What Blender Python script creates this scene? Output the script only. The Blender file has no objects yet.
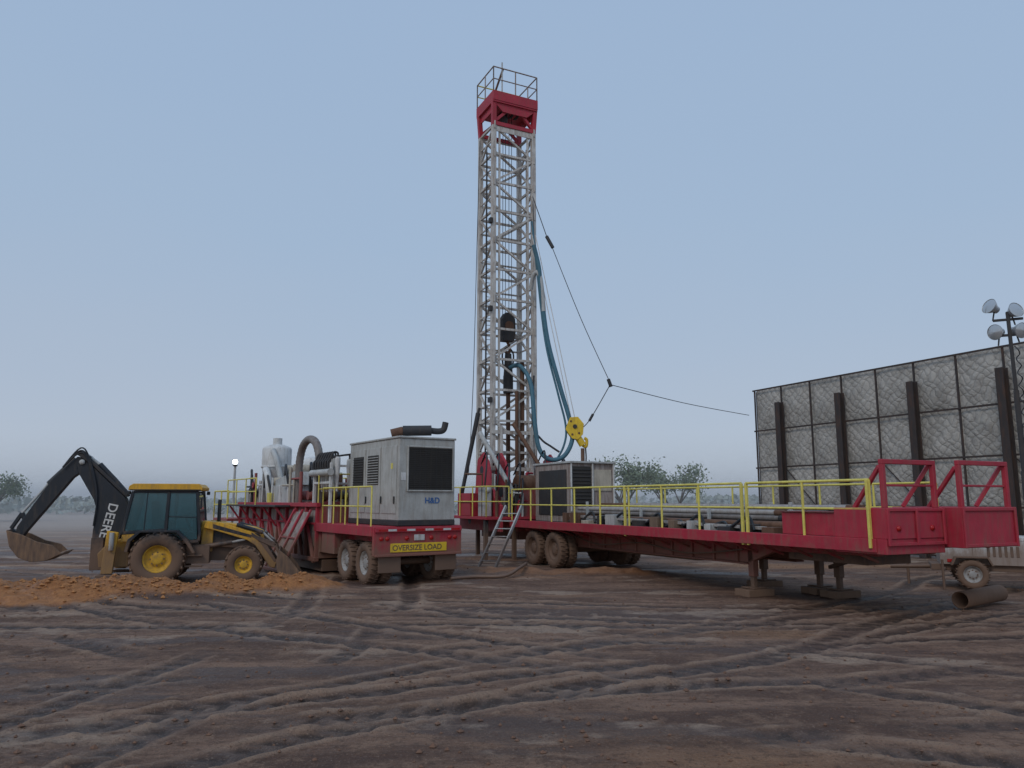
import bpy, math, random
import numpy as np
from mathutils import Vector, Matrix
random.seed(4); rng=np.random.default_rng(7)
scene=bpy.context.scene
R=math.radians
# ---------------------------------------------------------------- materials
def newmat(name):
    m=bpy.data.materials.new(name); m.use_nodes=True
    nt=m.node_tree; nt.nodes.clear()
    out=nt.nodes.new('ShaderNodeOutputMaterial'); p=nt.nodes.new('ShaderNodeBsdfPrincipled')
    nt.links.new(p.outputs[0],out.inputs[0]); return m,nt,p
def ramp(nt,src,stops):
    r=nt.nodes.new('ShaderNodeValToRGB'); e=r.color_ramp.elements
    while len(e)<len(stops): e.new(.5)
    for i,(pos,c) in enumerate(stops):
        e[i].position=pos; e[i].color=(c,c,c,1) if not hasattr(c,'__len__') else (*c,1)
    nt.links.new(src,r.inputs[0]); return r.outputs[0]
def noise(nt,vec,scale,detail=4,rough=.55,mapping=None,rot=0):
    n=nt.nodes.new('ShaderNodeTexNoise'); n.inputs['Scale'].default_value=scale
    n.inputs['Detail'].default_value=detail; n.inputs['Roughness'].default_value=rough
    if mapping:
        mp=nt.nodes.new('ShaderNodeMapping'); mp.inputs['Scale'].default_value=mapping; mp.inputs['Rotation'].default_value=(0,0,rot)
        nt.links.new(vec,mp.inputs[0]); vec=mp.outputs[0]
    nt.links.new(vec,n.inputs['Vector']); return n.outputs[0]
def mix(nt,f,a,b,mode='MIX'):
    m=nt.nodes.new('ShaderNodeMix'); m.data_type='RGBA'; m.blend_type=mode
    for s,v in ((m.inputs[0],f),(m.inputs[6],a),(m.inputs[7],b)):
        if hasattr(v,'is_linked') or hasattr(v,'links'): nt.links.new(v,s)
        elif hasattr(v,'__len__'): s.default_value=(*v,1)
        else: s.default_value=v
    return m.outputs[2]
def math_(nt,op,a,b=None,c=None):
    m=nt.nodes.new('ShaderNodeMath'); m.operation=op
    for i,v in enumerate((a,b,c)):
        if v is None: continue
        if hasattr(v,'links'): nt.links.new(v,m.inputs[i])
        else: m.inputs[i].default_value=v
    return m.outputs[0]
def pos(nt):
    return nt.nodes.new('ShaderNodeNewGeometry').outputs['Position']
def bump(nt,p,h,strength,dist):
    b=nt.nodes.new('ShaderNodeBump'); b.inputs['Strength'].default_value=strength; b.inputs['Distance'].default_value=dist
    nt.links.new(h,b.inputs['Height']); nt.links.new(b.outputs[0],p.inputs['Normal'])
def paint(name,col,dirt=(.12,.085,.06),amt=.5,rough=.5,metal=0,streak=True,mud=True):
    m,nt,p=newmat(name); P=pos(nt)
    n1=noise(nt,P,2.3,6,.65); n2=noise(nt,P,9,5,.7,(1.2,1.2,.18) if streak else None); n3=noise(nt,P,30,3,.6)
    c=mix(nt,ramp(nt,n1,[(.3,0),(.75,1)]),tuple(x*.78 for x in col),tuple(min(1,x*1.1) for x in col))
    f=math_(nt,'MULTIPLY',ramp(nt,n2,[(.62-.3*amt,0),(.86-.2*amt,1)]),min(1,.35+amt*.7))
    c=mix(nt,f,c,dirt)
    c=mix(nt,math_(nt,'MULTIPLY',ramp(nt,n3,[(.55,0),(.75,1)]),amt*.5),c,tuple(x*.6 for x in dirt))
    if mud:
        s=nt.nodes.new('ShaderNodeSeparateXYZ'); nt.links.new(P,s.inputs[0])
        h=math_(nt,'ADD',math_(nt,'ADD',s.outputs[2],math_(nt,'MULTIPLY',n1,-1.2)),math_(nt,'MULTIPLY',n2,-.5))
        c=mix(nt,math_(nt,'MULTIPLY',ramp(nt,h,[(.0,1),(.45,0)]),.8),c,(.19,.115,.075))
    nt.links.new(c,p.inputs['Base Color'])
    nt.links.new(ramp(nt,n2,[(.3,rough),(.8,min(1,rough+.3))]),p.inputs['Roughness'])
    p.inputs['Metallic'].default_value=metal
    bump(nt,p,n3,.12,.02); return m
RED=paint('red_paint',(.44,.026,.050),(.28,.09,.08),.52,.5)
REDD=paint('red_paint_grimy',(.32,.05,.055),(.25,.18,.145),.75,.65)
YEL=paint('yellow_paint',(.80,.70,.15),(.36,.29,.12),.45,.5,mud=False)
CATY=paint('machine_yellow',(.74,.40,.025),(.25,.16,.08),.55,.45)
GRYL=paint('light_grey_paint',(.50,.515,.505),(.20,.17,.14),.5,.55)
GENM=paint('generator_enclosure',(.46,.465,.44),(.25,.21,.165),.5,.5)
WHT=paint('white_paint',(.70,.71,.70),(.24,.19,.14),.5,.5)
MASTM=paint('mast_grey_paint',(.62,.60,.56),(.19,.12,.08),.65,.55,mud=False)
PANELD=paint('tank_panel_dirty',(.42,.37,.34),(.16,.10,.08),.8,.7)
DARK=paint('dark_steel',(.035,.035,.038),(.09,.07,.055),.5,.55)
BLK=paint('black_paint',(.015,.020,.028),(.09,.07,.05),.45,.4)
GRILL=paint('grille_dark',(.045,.042,.038),(.08,.07,.055),.4,.7,mud=False)
RUST=paint('rusty_steel',(.17,.09,.055),(.08,.045,.03),.7,.75)
PIPEM=paint('drill_pipe_steel',(.24,.22,.205),(.12,.08,.06),.7,.5)
PIPE2=paint('drill_pipe_pale',(.42,.40,.38),(.2,.15,.12),.6,.5)
RUBBER=paint('tyre_rubber',(.026,.026,.028),(.13,.09,.065),.6,.85,streak=False)
RUBM=RUBBER
RIMW=paint('rim_grey',(.40,.40,.39),(.17,.12,.09),.7,.55,streak=False,mud=False)
RIMY=paint('rim_muddy_yellow',(.70,.40,.03),(.22,.14,.08),.6,.6,streak=False,mud=False)
WOOD=paint('timber',(.20,.145,.10),(.11,.08,.06),.5,.8)
BLUEH=paint('blue_hose',(.06,.17,.23),(.08,.09,.09),.4,.5,mud=False)
ORNG=paint('hook_yellow',(.80,.54,.03),(.3,.18,.05),.4,.4,mud=False)
STEELW=paint('wall_steel',(.045,.037,.035),(.13,.065,.04),.5,.65,mud=False)
CABLE=paint('cable',(.06,.06,.065),(.05,.05,.05),.2,.6,mud=False)
CLAYB=paint('bucket_steel',(.12,.08,.06),(.28,.17,.10),.85,.7,mud=False)
TANM=paint('tan_tank',(.52,.47,.38),(.2,.15,.1),.5,.5)
BLUEP=paint('blue_label',(.05,.14,.36),(.1,.1,.1),.1,.5,mud=False)
LETTER=paint('white_letter',(.70,.70,.68),(.3,.3,.28),.2,.6,mud=False)
def simple(name,col,rough,metal=0,em=None,es=0,alpha=None,trans=0):
    m,nt,p=newmat(name); p.inputs['Base Color'].default_value=(*col,1); p.inputs['Roughness'].default_value=rough
    p.inputs['Metallic'].default_value=metal
    n=noise(nt,pos(nt),6,3); nt.links.new(ramp(nt,n,[(.3,max(.02,rough-.05)),(.8,rough+.12)]),p.inputs['Roughness'])
    if em: p.inputs['Emission Color'].default_value=(*em,1); p.inputs['Emission Strength'].default_value=es
    p.inputs['Transmission Weight'].default_value=trans
    return m
GLASS=simple('tinted_cab_glass',(.14,.32,.36),.05,0,trans=.75)
LENSG=simple('lamp_lens',(.50,.53,.55),.15,.5)
REFL=simple('lamp_housing',(.5,.51,.52),.35,.5)
TAIL=simple('tail_lamp_red',(.4,.01,.01),.25)
LAMPON=simple('lamp_on',(1,1,1),.3,0,(1,.97,.9),10)
def fabric():
    m,nt,p=newmat('quilted_fabric')
    tc=nt.nodes.new('ShaderNodeTexCoord').outputs['Object']
    s=nt.nodes.new('ShaderNodeSeparateXYZ'); nt.links.new(tc,s.inputs[0])
    nz=noise(nt,tc,1.5,3); wob=math_(nt,'MULTIPLY',nz,.9)
    a=math_(nt,'ADD',math_(nt,'ADD',s.outputs[0],s.outputs[2]),wob); b=math_(nt,'SUBTRACT',s.outputs[0],math_(nt,'ADD',s.outputs[2],wob))
    k=math.pi/.26
    sa=math_(nt,'ABSOLUTE',math_(nt,'SINE',math_(nt,'MULTIPLY',a,k/1.4)))
    sb=math_(nt,'ABSOLUTE',math_(nt,'SINE',math_(nt,'MULTIPLY',b,k/1.4)))
    q=math_(nt,'POWER',math_(nt,'MULTIPLY',sa,sb),.5)
    n1=noise(nt,tc,.8,7,.7); n2=noise(nt,tc,3,6,.7,(1,1,.3)); n3=noise(nt,tc,9,5,.75)
    c=mix(nt,ramp(nt,n1,[(.32,0),(.68,1)]),(.31,.295,.265),(.54,.52,.475))
    fq=math_(nt,'MULTIPLY',ramp(nt,q,[(.05,1),(.6,0)]),ramp(nt,n3,[(.35,.12),(.6,.6)]))
    c=mix(nt,fq,c,(.17,.165,.155))
    c=mix(nt,math_(nt,'MULTIPLY',ramp(nt,n2,[(.5,0),(.75,1)]),.55),c,(.22,.20,.175))
    c=mix(nt,math_(nt,'MULTIPLY',ramp(nt,n3,[(.6,0),(.75,1)]),.5),c,(.60,.60,.58))
    nt.links.new(c,p.inputs['Base Color']); p.inputs['Roughness'].default_value=.7
    bump(nt,p,math_(nt,'ADD',q,math_(nt,'MULTIPLY',n3,1.2)),.7,.05); return m
FAB=fabric()
# ---------------------------------------------------------------- builder
class B:
    def __init__(s,name,loc=(0,0,0),rz=0,bevel=.008,scale=1):
        s.root=bpy.data.objects.new(name,None); scene.collection.objects.link(s.root)
        s.root.location=loc; s.root.rotation_euler=(0,0,rz); s.root.empty_display_size=.3; s.root.scale=(scale,)*3
        s.parts={}; s.bevel=bevel
    def add(s,part,mat,vs,fs,smooth=False,M=None):
        d=s.parts.setdefault((part,mat.name),[[],[],[],mat])
        o=len(d[0])
        for v in vs:
            v=Vector(v); d[0].append(tuple(M@v) if M else tuple(v))
        for f in fs: d[1].append([i+o for i in f]); d[2].append(smooth)
    def box(s,part,mat,x,y,z,M=None):
        vs=[(a,b,c) for a in x for b in y for c in z]
        s.add(part,mat,vs,[(0,1,3,2),(4,6,7,5),(0,4,5,1),(2,3,7,6),(0,2,6,4),(1,5,7,3)],False,M)
    def frame(s,p,q):
        p=Vector(p);q=Vector(q);d=(q-p); L=d.length; d.normalize()
        up=Vector((0,0,1)) if abs(d.z)<.95 else Vector((0,1,0))
        x=d.cross(up).normalized(); y=x.cross(d).normalized()
        return p,q,d,x,y,L
    def beam(s,part,mat,p,q,w,h=None):
        h=h or w; p,q,d,x,y,L=s.frame(p,q)
        vs=[c+x*(a*w/2)+y*(b*h/2) for c in (p,q) for a,b in ((-1,-1),(1,-1),(1,1),(-1,1))]
        s.add(part,mat,vs,[(3,2,1,0),(4,5,6,7),(0,1,5,4),(1,2,6,5),(2,3,7,6),(3,0,4,7)])
    def tube(s,part,mat,p,q,r,r2=None,n=8):
        r2=r if r2 is None else r2
        p,q,d,x,y,L=s.frame(p,q); vs=[]
        for c,rr in ((p,r),(q,r2)):
            for i in range(n):
                a=2*math.pi*i/n; vs.append(c+x*(math.cos(a)*rr)+y*(math.sin(a)*rr))
        s.add(part,mat,vs,[(i,(i+1)%n,n+(i+1)%n,n+i) for i in range(n)],True)
        s.add(part,mat,vs,[tuple(range(n))[::-1],tuple(range(n,2*n))],False)
    def hose(s,part,mat,pts,r,n=8,sub=6,rib=0):
        pts=[Vector(p) for p in pts]; P=[]
        for i in range(len(pts)-1):
            p0=pts[max(i-1,0)];p1=pts[i];p2=pts[i+1];p3=pts[min(i+2,len(pts)-1)]
            for k in range(sub):
                t=k/sub
                P.append(.5*((2*p1)+(p2-p0)*t+(2*p0-5*p1+4*p2-p3)*t*t+(3*p1-p0-3*p2+p3)*t**3))
        P.append(pts[-1]); vs=[];fs=[]
        t0=(P[1]-P[0]).normalized(); up=Vector((0,0,1)) if abs(t0.z)<.9 else Vector((1,0,0))
        x=t0.cross(up).normalized()
        for i,c in enumerate(P):
            t=(P[min(i+1,len(P)-1)]-P[max(i-1,0)]).normalized()
            x=(x-t*x.dot(t)).normalized(); y=t.cross(x)
            rr=r*(1+(rib if i%2 else 0))
            for k in range(n):
                a=2*math.pi*k/n; vs.append(c+x*math.cos(a)*rr+y*math.sin(a)*rr)
        for i in range(len(P)-1):
            for k in range(n):
                fs.append((i*n+k,i*n+(k+1)%n,(i+1)*n+(k+1)%n,(i+1)*n+k))
        s.add(part,mat,vs,fs,True)
        s.add(part,mat,vs[:n]+vs[-n:],[tuple(range(n))[::-1],tuple(range(n,2*n))])
    def prism(s,part,mat,poly,c0,c1,axis='y'):
        n=len(poly); vs=[]
        for c in (c0,c1):
            for a,b in poly:
                vs.append((a,c,b) if axis=='y' else ((c,a,b) if axis=='x' else (a,b,c)))
        s.add(part,mat,vs,[tuple(range(n)),tuple(range(n,2*n))[::-1]]+[(i,i+n,(i+1)%n+n,(i+1)%n) for i in range(n)])
    def lathe(s,part,mat,o,ax,prof,n=24,smooth=True):
        o=Vector(o); ax=Vector(ax).normalized(); up=Vector((0,0,1)) if abs(ax.z)<.9 else Vector((1,0,0))
        x=ax.cross(up).normalized(); y=ax.cross(x); vs=[];fs=[]
        for r,h in prof:
            for k in range(n):
                a=2*math.pi*k/n; vs.append(o+ax*h+x*math.cos(a)*r+y*math.sin(a)*r)
        for i in range(len(prof)-1):
            for k in range(n): fs.append((i*n+k,i*n+(k+1)%n,(i+1)*n+(k+1)%n,(i+1)*n+k))
        s.add(part,mat,vs,fs,smooth)
    def wheel(s,part,c,ax,Rr,w,rim,lug=0,rimr=.58):
        c=Vector(c); ax=Vector(ax).normalized()
        rr=Rr*rimr; h=w/2
        s.lathe(part+'_tyre',RUBBER,c,ax,[(rr,-h*.7),(rr*1.05,-h*.92),(Rr*.82,-h),(Rr*.94,-h*.9),(Rr*.985,-h*.7),(Rr,-h*.3),(Rr,h*.3),(Rr*.985,h*.7),(Rr*.94,h*.9),(Rr*.82,h),(rr*1.05,h*.92),(rr,h*.7)],36)
        for sgn in (-1,1):
            s.lathe(part+'_rim',rim,c,ax*sgn,[(rr,h*.66),(rr*.93,h*.7),(rr*.9,h*.3),(rr*.55,h*.22),(rr*.42,h*.5),(rr*.3,h*.55),(.001,h*.56)],24)
        up=Vector((0,0,1)); x=ax.cross(up).normalized()
        for k in range(8):
            a=2*math.pi*k/8
            d=x*math.cos(a)+up*math.sin(a)
            for sgn in (-1,1):
                p=c+d*rr*.47+ax*sgn*h*.3; s.tube(part+'_nuts',DARK,p,p+ax*sgn*h*.2,.02,n=6)
        N=int(2*math.pi*Rr/(.17 if lug else .13))
        for k in range(N):
            a=2*math.pi*k/N
            for sgn in (-1,1):
                a2=a+(math.pi/N if sgn>0 else 0)
                d=x*math.cos(a2)+up*math.sin(a2); t=-x*math.sin(a2)+up*math.cos(a2)
                lh=.035 if lug else .012
                p=c+d*(Rr+lh*.3)+ax*sgn*h*.05; q=c+d*(Rr-.02+lh*.2)+ax*sgn*h*.92+t*((.12 if lug else .02))
                s.beam(part+'_tread',RUBBER,p,q,(.05 if lug else .07),lh*2)
    def rail(s,part,mat,p,q,h,n,r=.022,mids=(.5,),toe=False):
        p=Vector(p);q=Vector(q); U=Vector((0,0,h))
        for i in range(n+1):
            a=p.lerp(q,i/n); s.tube(part,mat,a,a+U,r)
        s.tube(part,mat,p+U,q+U,r)
        for m in mids: s.tube(part,mat,p+U*m,q+U*m,r*.85)
        if toe: s.beam(part,mat,p+Vector((0,0,.06)),q+Vector((0,0,.06)),.01,.1)
    def text(s,txt,mat,size,M,ext=.004,off=.006):
        cu=bpy.data.curves.new('lettering','FONT'); cu.body=txt; cu.size=size; cu.extrude=ext; cu.offset=off*size/.3
        o=bpy.data.objects.new('lettering',cu); scene.collection.objects.link(o)
        bpy.context.view_layer.update()
        me=bpy.data.meshes.new_from_object(o); bpy.data.objects.remove(o)
        me.materials.clear(); me.materials.append(mat)
        ob=bpy.data.objects.new('lettering',me); scene.collection.objects.link(ob); ob.parent=s.root; ob.matrix_local=M
    def finish(s):
        import bmesh as bmm
        for (part,mn),(vs,fs,sm,mat) in s.parts.items():
            me=bpy.data.meshes.new(part); me.from_pydata(vs,[],fs); me.materials.append(mat)
            me.polygons.foreach_set('use_smooth',sm); me.update()
            bm=bmm.new(); bm.from_mesh(me); bmm.ops.recalc_face_normals(bm,faces=bm.faces); bm.to_mesh(me); bm.free()
            o=bpy.data.objects.new(part,me); scene.collection.objects.link(o); o.parent=s.root
            if s.bevel and not any(sm):
                b=o.modifiers.new('bevel','BEVEL'); b.width=s.bevel; b.segments=1; b.limit_method='ANGLE'
        return s.root
# ---------------------------------------------------------------- ground
def vnoise(x,y,seed):
    xi=np.floor(x).astype(np.int64); yi=np.floor(y).astype(np.int64); xf=x-xi; yf=y-yi
    def h(a,b):
        n=(a*374761393+b*668265263+seed*1274126177)&0x7fffffff
        n=((n^(n>>13))*1274126177)&0x7fffffff
        return ((n^(n>>16))&0xffff)/65535.
    u=xf*xf*(3-2*xf); v=yf*yf*(3-2*yf)
    return (h(xi,yi)*(1-u)+h(xi+1,yi)*u)*(1-v)+(h(xi,yi+1)*(1-u)+h(xi+1,yi+1)*u)*v
def fbm(x,y,seed,o=4):
    s=0;a=1;t=0
    for i in range(o):
        ca,sa=math.cos(i*.9+seed),math.sin(i*.9+seed)
        s=s+a*vnoise((x*ca-y*sa)*2**i+i*7.3,(x*sa+y*ca)*2**i,seed+i*17); t+=a; a*=.5
    return s/t-.5
xs=list(np.arange(-10,10.001,.05)); st=.05; x=xs[-1]
while x<2600: st*=1.05 if x<30 else 1.25; x+=st; xs.append(x); xs.insert(0,-x)
ys=[-300,-80,-20,-6,-2,0,2,3.5,4.5]; y=5
while y<45: ys.append(y); y+=.006*y
st=.5
while y<2600: ys.append(y); st*=1.2; y+=st
xs=np.array(xs);ys=np.array(ys); X,Y=np.meshgrid(xs,ys)
near=np.clip(1-(np.hypot(X,Y-15)-28)/15,0,1)
fade=np.clip(1-(Y-16)/5,.4,1)
patch=np.clip(fbm(X*.35,Y*.45,21)*6+.4,0,1)
H=(fbm(X*.2,Y*.2,1)*.12+fbm(X*1.2,Y*1.2,2,3)*.02+(fbm(X*5,Y*5,5,4)*.028+np.maximum(fbm(X*7,Y*7,8,3)-.07,0)*.12)*(.25+.75*patch)*fade)*near
wet=np.zeros_like(X); trk=np.zeros_like(X)
wx=X+fbm(X*.15,Y*.15,3,2)*2.0; wy=Y+fbm(X*.15,Y*.15,9,2)*1.2
def track(cx,cy,Rr,gauge=1.9,w=.19,dep=.034,st=1.):
    global H,wet,trk
    for g in (-gauge/2,gauge/2):
        d=np.hypot(wx-cx,wy-cy)-Rr-g
        k=np.exp(-(d/w)**4); rd=np.exp(-((np.abs(d)-w*1.25)/.06)**2)
        m=near*np.clip(fbm(X*.3+g,Y*.3+cx,31)*6+.7,0,1)*st
        ang=np.arctan2(Y-cy,X-cx)*abs(Rr)
        lug=np.clip(np.cos((ang+np.abs(d)*.8)*2*np.pi/.30)*2,-1,1)*.011
        H=H*(1-.6*m*k)+m*(-dep*k+lug*k+rd*dep*.8*np.clip(fbm(X*3,Y*3,4)*4+.5,0,1))
        wet+=m*k; trk+=m*rd
for t in ((-67,144,149.3),(66,142,148,1.9,.22,.042),(4,90,77),(0,-60,74.5,1.9,.2,.028),(-60,-70,102.5),(-30,14,27),(20,160,146,1.9,.2,.028),(-90,120,142.5,1.9,.22,.04),(30,-70,83,1.9,.2,.03)): track(*t)
def blur(A,n):
    for _ in range(n):
        A=(A+np.roll(A,1,0)+np.roll(A,-1,0)+np.roll(A,1,1)+np.roll(A,-1,1))/5
    return A
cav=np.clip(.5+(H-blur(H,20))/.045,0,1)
def ridge(ax,ay,bx,by,w,h):
    t=np.clip(((X-ax)*(bx-ax)+(Y-ay)*(by-ay))/((bx-ax)**2+(by-ay)**2),0,1)
    d=np.hypot(X-ax-t*(bx-ax),Y-ay-t*(by-ay))+fbm(X*1.1,Y*1.1,41)*.6
    k=np.exp(-(d/w)**2); return k,k*h*(.8+fbm(X*1.7,Y*1.7,44,5)*1.3)
k1,h1=ridge(-14.5,16.5,-8.5,17.1,.85,.48); k2,h2=ridge(-8.5,17.1,-4.8,18.9,.7,.36); k3,h3=ridge(-13.5,15.6,-9.0,16.3,.55,.18); k5,h5=ridge(-12.2,17.0,-10.2,17.2,.7,.36)
clay=np.maximum.reduce([k1,k2,k3,k5])
H+=np.maximum.reduce([h1,h2,h3,h5])
k4,h4=ridge(-1.5,22.2,3.5,21.5,1.0,.28); H+=h4*.8; clay=np.maximum(clay,k4*.33)
far_haze=np.clip((np.hypot(X,Y)-34)/40,0,1)
nx,ny=len(xs),len(ys)
verts=np.stack([X,Y,H],-1).reshape(-1,3)
idx=np.arange(nx*ny).reshape(ny,nx)
faces=np.stack([idx[:-1,:-1],idx[:-1,1:],idx[1:,1:],idx[1:,:-1]],-1).reshape(-1,4)
me=bpy.data.meshes.new('ground'); me.vertices.add(len(verts)); me.vertices.foreach_set('co',verts.ravel())
me.loops.add(faces.size); me.loops.foreach_set('vertex_index',faces.ravel().astype(np.int32))
me.polygons.add(len(faces)); me.polygons.foreach_set('loop_start',np.arange(0,faces.size,4,dtype=np.int32)); me.polygons.foreach_set('loop_total',np.full(len(faces),4,np.int32))
me.update(calc_edges=True); me.polygons.foreach_set('use_smooth',np.ones(len(faces),bool))
for nm,arr in (('wet',wet),('clay',clay),('far_haze',far_haze),('cav',cav),('trk',trk)):
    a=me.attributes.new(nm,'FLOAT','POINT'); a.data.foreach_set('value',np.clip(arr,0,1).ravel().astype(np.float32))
ground=bpy.data.objects.new('ground',me); scene.collection.objects.link(ground)
m,nt,p=newmat('mud_ground'); P=pos(nt)
def attr(n):
    a=nt.nodes.new('ShaderNodeAttribute'); a.attribute_name=n; return a.outputs['Fac']
nA=noise(nt,P,.40,9,.66,(.7,1.3,1),.1); nB=noise(nt,P,.8,10,.72,(.35,1.4,1),.12); nB2=noise(nt,P,1.5,9,.72,(.22,1.7,1),-.3); nC=noise(nt,P,7,7,.74); nD=noise(nt,P,34,4,.78); nE=noise(nt,P,.16,5,.5,(.5,1.4,1)); nW=noise(nt,P,.26,8,.62,(.5,1.5,1),-.1); nF=noise(nt,P,2.4,8,.72)
c=mix(nt,ramp(nt,nB,[(.42,0),(.58,1)]),(.125,.066,.043),(.29,.172,.113))
c=mix(nt,math_(nt,'MULTIPLY',ramp(nt,nB2,[(.50,0),(.58,1)]),.7),c,(.115,.060,.040))
c=mix(nt,math_(nt,'MULTIPLY',ramp(nt,nF,[(.52,0),(.62,1)]),.55),c,(.34,.215,.145))
wetm=ramp(nt,nW,[(.52,0),(.57,1)])
c=mix(nt,math_(nt,'MULTIPLY',wetm,.75),c,(.082,.043,.029))
pale=math_(nt,'MULTIPLY',ramp(nt,nA,[(.56,0),(.61,1)]),ramp(nt,nC,[(.35,.3),(.6,.9)]))
c=mix(nt,pale,c,(.49,.36,.265))
c=mix(nt,ramp(nt,nE,[(.56,0),(.66,.55)]),c,(.40,.205,.09))
c=mix(nt,math_(nt,'MULTIPLY',ramp(nt,nC,[(.53,0),(.62,1)]),.62),c,(.085,.046,.030))
c=mix(nt,math_(nt,'MULTIPLY',attr('wet'),.68),c,(.075,.042,.028))
c=mix(nt,math_(nt,'MULTIPLY',attr('trk'),.45),c,(.36,.235,.16))
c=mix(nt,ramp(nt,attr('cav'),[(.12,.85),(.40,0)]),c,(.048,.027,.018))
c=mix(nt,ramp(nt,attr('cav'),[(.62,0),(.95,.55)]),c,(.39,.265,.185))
c=mix(nt,math_(nt,'MULTIPLY',ramp(nt,nD,[(.56,0),(.66,1)]),.55),c,(.40,.285,.205))
c=mix(nt,math_(nt,'MULTIPLY',ramp(nt,nD,[(.34,1),(.44,0)]),.6),c,(.055,.032,.022))
c=mix(nt,ramp(nt,attr('clay'),[(.2,0),(.5,.95)]),c,mix(nt,ramp(nt,nC,[(.3,0),(.7,1)]),(.27,.105,.036),(.56,.25,.09)))
c=mix(nt,attr('far_haze'),c,mix(nt,nB,(.34,.27,.22),(.48,.41,.36)))  # distance haze painted into the ground colour, paler away from the yard
nt.links.new(c,p.inputs['Base Color'])
nf=nt.nodes.new('ShaderNodeMath'); nf.operation='SUBTRACT'; nf.inputs[0].default_value=1; nt.links.new(attr('far_haze'),nf.inputs[1])
wg=math_(nt,'MULTIPLY',math_(nt,'MAXIMUM',wetm,attr('wet')),nf.outputs[0])
rg=math_(nt,'SUBTRACT',ramp(nt,nF,[(.35,.72),(.6,.92)]),math_(nt,'MULTIPLY',wg,.38))
nt.links.new(rg,p.inputs['Roughness']); p.inputs['Specular IOR Level'].default_value=.38
bump(nt,p,math_(nt,'ADD',math_(nt,'ADD',math_(nt,'MULTIPLY',nC,1.0),math_(nt,'MULTIPLY',nD,.4)),math_(nt,'MULTIPLY',nF,.8)),1.0,.065)
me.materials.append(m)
# ---------------------------------------------------------------- mud tank trailer with generator
T1=R(34)
b=B('mud_tank_trailer',(-3.45,19.2,0),T1)
b.box('frame_rail',RED,(.45,.62),(0,12.6),(1.02,1.38)); b.box('frame_rail',RED,(1.9,2.07),(0,12.6),(1.02,1.38))
b.box('deck',RED,(0,2.5),(.08,12.6),(1.383,1.44)); b.box('deck_edge',RED,(-.02,.05),(.05,4.2),(1.2,1.445)); b.box('deck_edge',RED,(2.45,2.52),(.05,4.2),(1.2,1.445))
b.box('rear_bumper',RED,(0,2.5),(-.06,.05),(.72,1.43)); b.box('rear_bumper',RED,(.02,2.48),(-.12,-.062),(1.3,1.40)); b.box('rear_bumper',RED,(.02,2.48),(-.12,-.062),(.70,.76))
b.box('hazard_sign',ORNG,(.45,2.05),(-.075,-.063),(.80,1.02)); b.text('OVERSIZE LOAD',BLK,.19,Matrix.Translation((.5,-.078,.845))@Matrix.Rotation(R(90),4,'X'),.001,.004)
for i in range(9): b.box('reflector_tape',WHT if i%2 else TAIL,(.1+i*.26,.33+i*.26),(-.124,-.1215),(1.325,1.375))
b.box('license_plate',WHT,(1.1,1.4),(-.085,-.063),(1.08,1.23))
for x_ in (.2,.36,2.14,2.3,.9,1.6): b.lathe('tail_lamp',TAIL,(x_,-.063,1.14),(0,-1,0),[(.055,0),(.055,.02),(.03,.03),(.001,.032)],14)
for x_ in (.15,1.75): b.box('mud_flap',BLK,(x_,x_+.62),(-.02,0),(.3,.72))
for yy in (.62,1.88):
    for x_ in (.16,.50,1.98,2.32): b.wheel('road_wheel',(x_,yy,.52),(1,0,0),.52,.29,RIMW)
    b.tube('axle',DARK,(.4,yy,.52),(2.1,yy,.52),.09)
    b.box('suspension',DARK,(.62,.8),(yy-.3,yy+.3),(.62,1.02))
b.box('tool_box',REDD,(.05,.5),(2.7,3.7),(.62,1.2))
b.box('mud_tank',REDD,(.08,2.42),(4.0,12.6),(.42,1.95))
for i in range(10):
    yy=4.02+i*.94
    b.box('tank_rib',RED,(-.02,.079),(yy,yy+.1),(.36,1.99))
    if i<9:
        b.box('tank_panel',PANELD,(.06,.079),(yy+.14,yy+.9),(.75,1.8))
        b.add('tank_brace',RED,[(-.05,yy+.1,.3),(-.05,yy+.2,.3),(-.03,yy+.9,1.4),(-.03,yy+.8,1.4),(.05,yy+.1,.3),(.05,yy+.2,.3),(.05,yy+.9,1.4),(.05,yy+.8,1.4)],[(0,1,2,3),(4,7,6,5),(0,4,5,1),(1,5,6,2),(2,6,7,3),(3,7,4,0)])
b.add('flared_panel',PANELD,[(-.9,4.3,.12),(-.9,5.7,.12),(-.09,5.6,1.75),(-.09,4.4,1.75),(-.86,4.3,.10),(-.86,5.7,.10),(-.05,5.6,1.73),(-.05,4.4,1.73)],[(0,1,2,3),(4,7,6,5),(0,4,5,1),(1,5,6,2),(2,6,7,3),(3,7,4,0)])
for yy in (4.25,4.98,5.72): b.beam('flared_panel_rib',RED,(-.95,yy,.1),(-.10,yy,1.82),.08,.06)
b.beam('flared_panel_rib',RED,(-.95,4.2,.1),(-.95,5.8,.1),.08); b.beam('flared_panel_rib',RED,(-.5,4.25,1.0),(-.5,5.75,1.0),.05)
b.box('tank_rail',RED,(-.06,.076),(3.95,12.65),(1.9,2.02)); b.box('tank_rail',RED,(-.06,.076),(3.95,12.65),(.34,.46)); b.box('tank_skid',DARK,(.2,2.3),(4,12.6),(.05,.38))
b.box('tank_end',REDD,(.1,2.4),(3.93,3.998),(.6,1.9))
for yy in (6.6,8.2,10.4): b.tube('tank_valve',DARK,(-.22,yy,.62),(.08,yy,.62),.09,n=12); b.lathe('tank_valve',RED,(-.24,yy,.62),(-1,0,0),[(.14,0),(.14,.04),(.001,.05)],14)
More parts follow.
